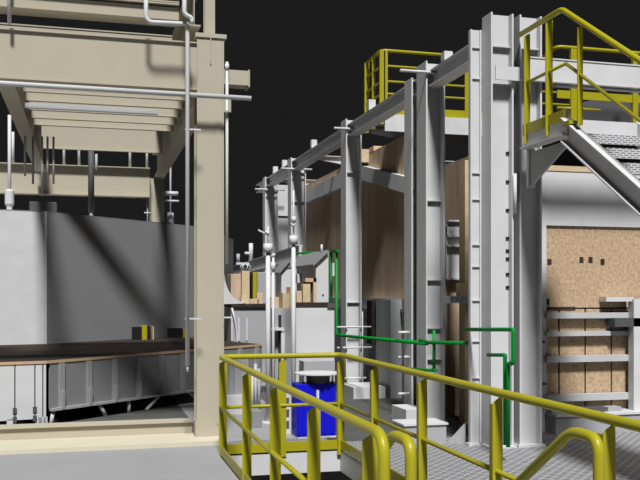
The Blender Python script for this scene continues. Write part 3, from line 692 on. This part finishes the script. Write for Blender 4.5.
# standpipes
for i, (u, w, vt, rad, lab) in enumerate(((268, 12.0, 248, .033, 'white standpipe with a valve head nearest the tall tan upright'), (293.5, 12.0, 240, .03, 'white standpipe with a flanged head in front of the brick stack'))):
    x = xOn(u, w); zt = zY(u, vt, w)
    s = thing('standpipe', (x, w, 0), lab, 'pipe', 'standpipes beyond the railing')
    T([(x, w, 0), (x, w, zt)], rad).build('pipe', WHITE, s)
    vh = T([(x, w, zt-.06), (x, w, zt+.06)], rad*2.0); vh = vh.build('valve_head', WHITE, s)
    T([(x, w, zt+.06), (x, w, zt+.30+.4*i)], .014, 8).build('stem', WHITE, vh)
    T([(x-.02, w, zt+.2), (x-.0, w, zt+.22)], .035).build('flange', WHITE, s)
    if i == 0:
        T([(x-.14, w, zt+.25), (x-.02, w, zt+.19)], .012, 8).build('handle', WHITE, vh)
        T([(x+.075, w, 0), (x+.075, w, zt-.1)], .018).build('side_pipe', WHITE, s)
        T([(x+.03, w, zt-.1), (x+.10, w, zt-.1)], .03).build('collar', WHITE, s)
        T([(x+.075, w, zt-.32), (x+.075, w, zt-.2)], .032).build('collar', WHITE, s)
    else:
        T([(x, w-.01, zt+.25), (x, w-.01, zt+.33)], .035).build('collar', WHITE, s)
    MB().lathe((x, w, 0), [(.09, 0), (.09, .02), (.04, .03)], 16).build('base_plate', WHITE, s)
one('pipe_tee', T([(xOn(283, 12.3), 12.3, 1.25), (xOn(283, 12.3), 12.3, 0.0)], .03), MID, 'grey short pipe between the two standpipes', 'pipe')
fv = thing('girder_valve', (xOn(244.5, 24), 24, 2.75), 'small white valve on the far walkway girder', 'valve')
xx = 4.345; zz = 2.745
T([(xx, 24, zz), (xx, 24, zz+.5)], .06).build('body', WHITE, fv); T([(xx-.18, 24, zz+.22), (xx+.0, 24, zz+.22)], .04).build('handle', WHITE, fv)
T([(xx-.36, 24, zz-.05), (xx-.36, 24, zz+.2)], .05).build('stub', MID, fv); B(xx-.42, xx+.04, 23.95, 24.05, zz-.1, zz-.04).build('bracket', WHITE, fv)
# blue pump cabinet
bl = thing('blue_cabinet', (2.68, 10.75, 0), 'bright blue pump cabinet with white lifting knobs behind the railing', 'cabinet')
Y5 = 10.6; xa, xb = xOn(297, Y5), xOn(336, Y5); zt = zY(314, 384, Y5)
bb5 = B(xa, xb, Y5, Y5+.3, .02, zt).build('body', BLUE, bl, .006)
for u in (298, 303, 309, 324, 331): B(xOn(u, Y5), xOn(u+2.2, Y5), Y5-.016, Y5, .05, zt-.05).build('rib', BLUE, bb5)
B(xa, xb, Y5-.01, Y5+.3, 0, .02).build('plinth', WHITE, bl)
B(xOn(316, Y5), xOn(318.5, Y5), Y5-.03, Y5, .25, zY(317, 390, Y5)).build('handle', WHITE, bb5)
for u in (303, 332.5):
    x = xOn(u, Y5+.1); MB().lathe((x, Y5+.1, zt), [(.03, 0), (.03, .01), (.012, .02), (.012, .09), (.035, .1), (.035, .12)], 12).build('knob', WHITE, bl)
MB().lathe((xOn(318, Y5+.15), Y5+.15, zt), [(.15, 0), (.15, .03), (.15, .07), (.16, .10), (.16, .115)], 24).build('lid', DARK, bl)
MB().lathe((xOn(318, Y5+.15), Y5+.15, zt+.115), [(.30, 0), (.30, .015), (.2, .02)], 24).build('top_disc', WHITE, bl)
one('control_box', B(xOn(303, 12.9), xOn(334, 12.9), 12.85, 13.15, zY(318, 374, 12.9)-.6, zY(318, 361, 12.9)), MID, 'grey low control box against the white panel box', 'box')
# rack and low cabinets under the standpipes
rk = thing('relay_rack', (xOn(286, 11.0), 11.0, 0), 'white relay rack with dark square slots next to the blue cabinet', 'rack')
rkb = B(xOn(282, 11.0), xOn(292, 11.0), 11.0, 11.25, 0, .55); rkb = rkb.build('body', WHITE, rk)
for z in (.08, .23, .38): B(xOn(283.2, 11.0), xOn(289, 11.0), 10.99, 11.0, z, z+.09).build('slot', DARK, rkb)
one('low_cabinet', B(xOn(252, 11.6), xOn(262, 11.6), 11.6, 11.9, 0, zY(256, 411, 11.6)), GREY, 'dark low cabinet between the railing posts and first standpipe', 'cabinet', bevel=.006)
lc = thing('duct_unit', (xOn(244, 13.5), 13.5, 0), 'grey ribbed duct unit between tall upright and first standpipe', 'duct')
B(xOn(226, 13.0), xOn(251, 13.0), 13.0, 13.4, 0, zY(240, 396, 13)).build('plinth', WHITE, lc)
B(xOn(226, 13.2), xOn(248, 13.2), 13.2, 13.5, zY(240, 396, 13), zY(240, 360, 13.2)).build('body', MID, lc)
for u in (229, 234, 240, 246): B(xOn(u, 13.2), xOn(u+2, 13.2), 13.17, 13.2, zY(240, 396, 13), zY(240, 362, 13.2)).build('rib', MID, lc)
pn = thing('pipe_bundle', (xOn(258, 13.2), 13.2, 0), 'cluster of short white vertical pipes behind the first standpipe', 'pipes')
for i, u in enumerate((252, 256, 260, 275, 279)): T([(xOn(u, 13.2), 13.2+.04*i, 0), (xOn(u, 13.2), 13.2+.04*i, zY(u, (372, 364, 369, 350, 356)[i], 13.2))], .026, 10).build('pipe', WHITE, pn)
cv = [pY(233, 338, 15.9), pY(237, 330, 15.9), pY(236, 318, 15.9), pY(232, 309, 15.9)]
one('hose', T([(xOn(237, 16.9), 16.95, .2), pY(237.5, 340, 16.95), pY(236, 325, 16.95), pY(232, 308, 16.95)], .02, 8, .4), WHITE, 'thin white hose hanging down the grey casing', 'hose')

# ------------------------------------------------------------------ green pipes
GX = 4.40
def G(*uv): return [pX(u, v, GX) for u, v in uv]
g = thing('green_pipe', (GX, 14, 0), 'green pipe run along the uprights with two risers beside the gabled housing', 'pipe')
T(G((336.5, 250), (336.5, 335), (427, 343.5)), .028, 10, .04).build('pipe', GREEN, g)
T([pX(331, 252, GX), pX(331, 330, GX)], .026, 10).build('riser', GREEN, g)
MB().beam(pX(330, 252, GX), pX(338, 251, GX), .05, .05).build('cross_tie', GREEN, g)
MB().beam(pX(333.5, 263, GX-.03), pX(333.5, 276, GX-.03), .05, .03, (0, 1, 0)).build('label_plate', WHITE, g)
T([pX(331, 252, GX), (3.75, yOn(331, GX)+.4, zX(331, 252, GX)-.02)], .02, 8).build('branch', GREEN, g)
g2_ = thing('green_pipe', (GX, 11.4, 0), 'green pipe tee with a drop leg in front of the broad upright', 'pipe')
T(G((434, 330), (434, 371)), .022, 10).build('drop_leg', GREEN, g2_)
T(G((420, 340.5), (430, 342.5), (468, 343)), .024, 10).build('pipe', GREEN, g2_)
T(G((411, 369), (436, 370.5)), .022, 10).build('foot_pipe', GREEN, g2_)
g3 = thing('green_pipe', (4.355, 9.2, 0), 'green pipe loop stepping down in front of the bolted upright', 'pipe')
GX = 4.355
T(G((466, 329.5), (513.5, 329.5), (513.5, 363), (508, 364), (508, 447)), .024, 10, .03).build('pipe', GREEN, g3)
T(G((488, 355), (505, 355), (505, 445)), .022, 10, .02).build('branch', GREEN, g3)

# ------------------------------------------------------------------ light
w = bpy.data.worlds.new('dim_hall'); SC.world = w; w.use_nodes = True
w.node_tree.nodes['Background'].inputs[0].default_value = (.0115, .0115, .012, 1); w.node_tree.nodes['Background'].inputs[1].default_value = 1
def sun(name, to_light, e, angle, col=(1, 1, 1)):
    l = bpy.data.lights.new(name, 'SUN'); l.energy = e; l.angle = math.radians(angle); l.color = col
    o = bpy.data.objects.new(name, l); COL.objects.link(o)
    o.rotation_euler = Vector(to_light).to_track_quat('Z', 'Y').to_euler()
    o.location = Vector(to_light)*30
sun('sun', (-.085, -.56, .82), 4.6, 8)
sun('added_fill', (-.2, -.6, .4), .06, 150)  # weak wide lamp added to lift the shaded faces, no visible source
SC.cycles.diffuse_bounces = 1
SC.view_settings.view_transform = 'Standard'; SC.view_settings.look = 'None'; SC.view_settings.exposure = 0; SC.view_settings.gamma = 1
SC.view_settings.use_curve_mapping = False
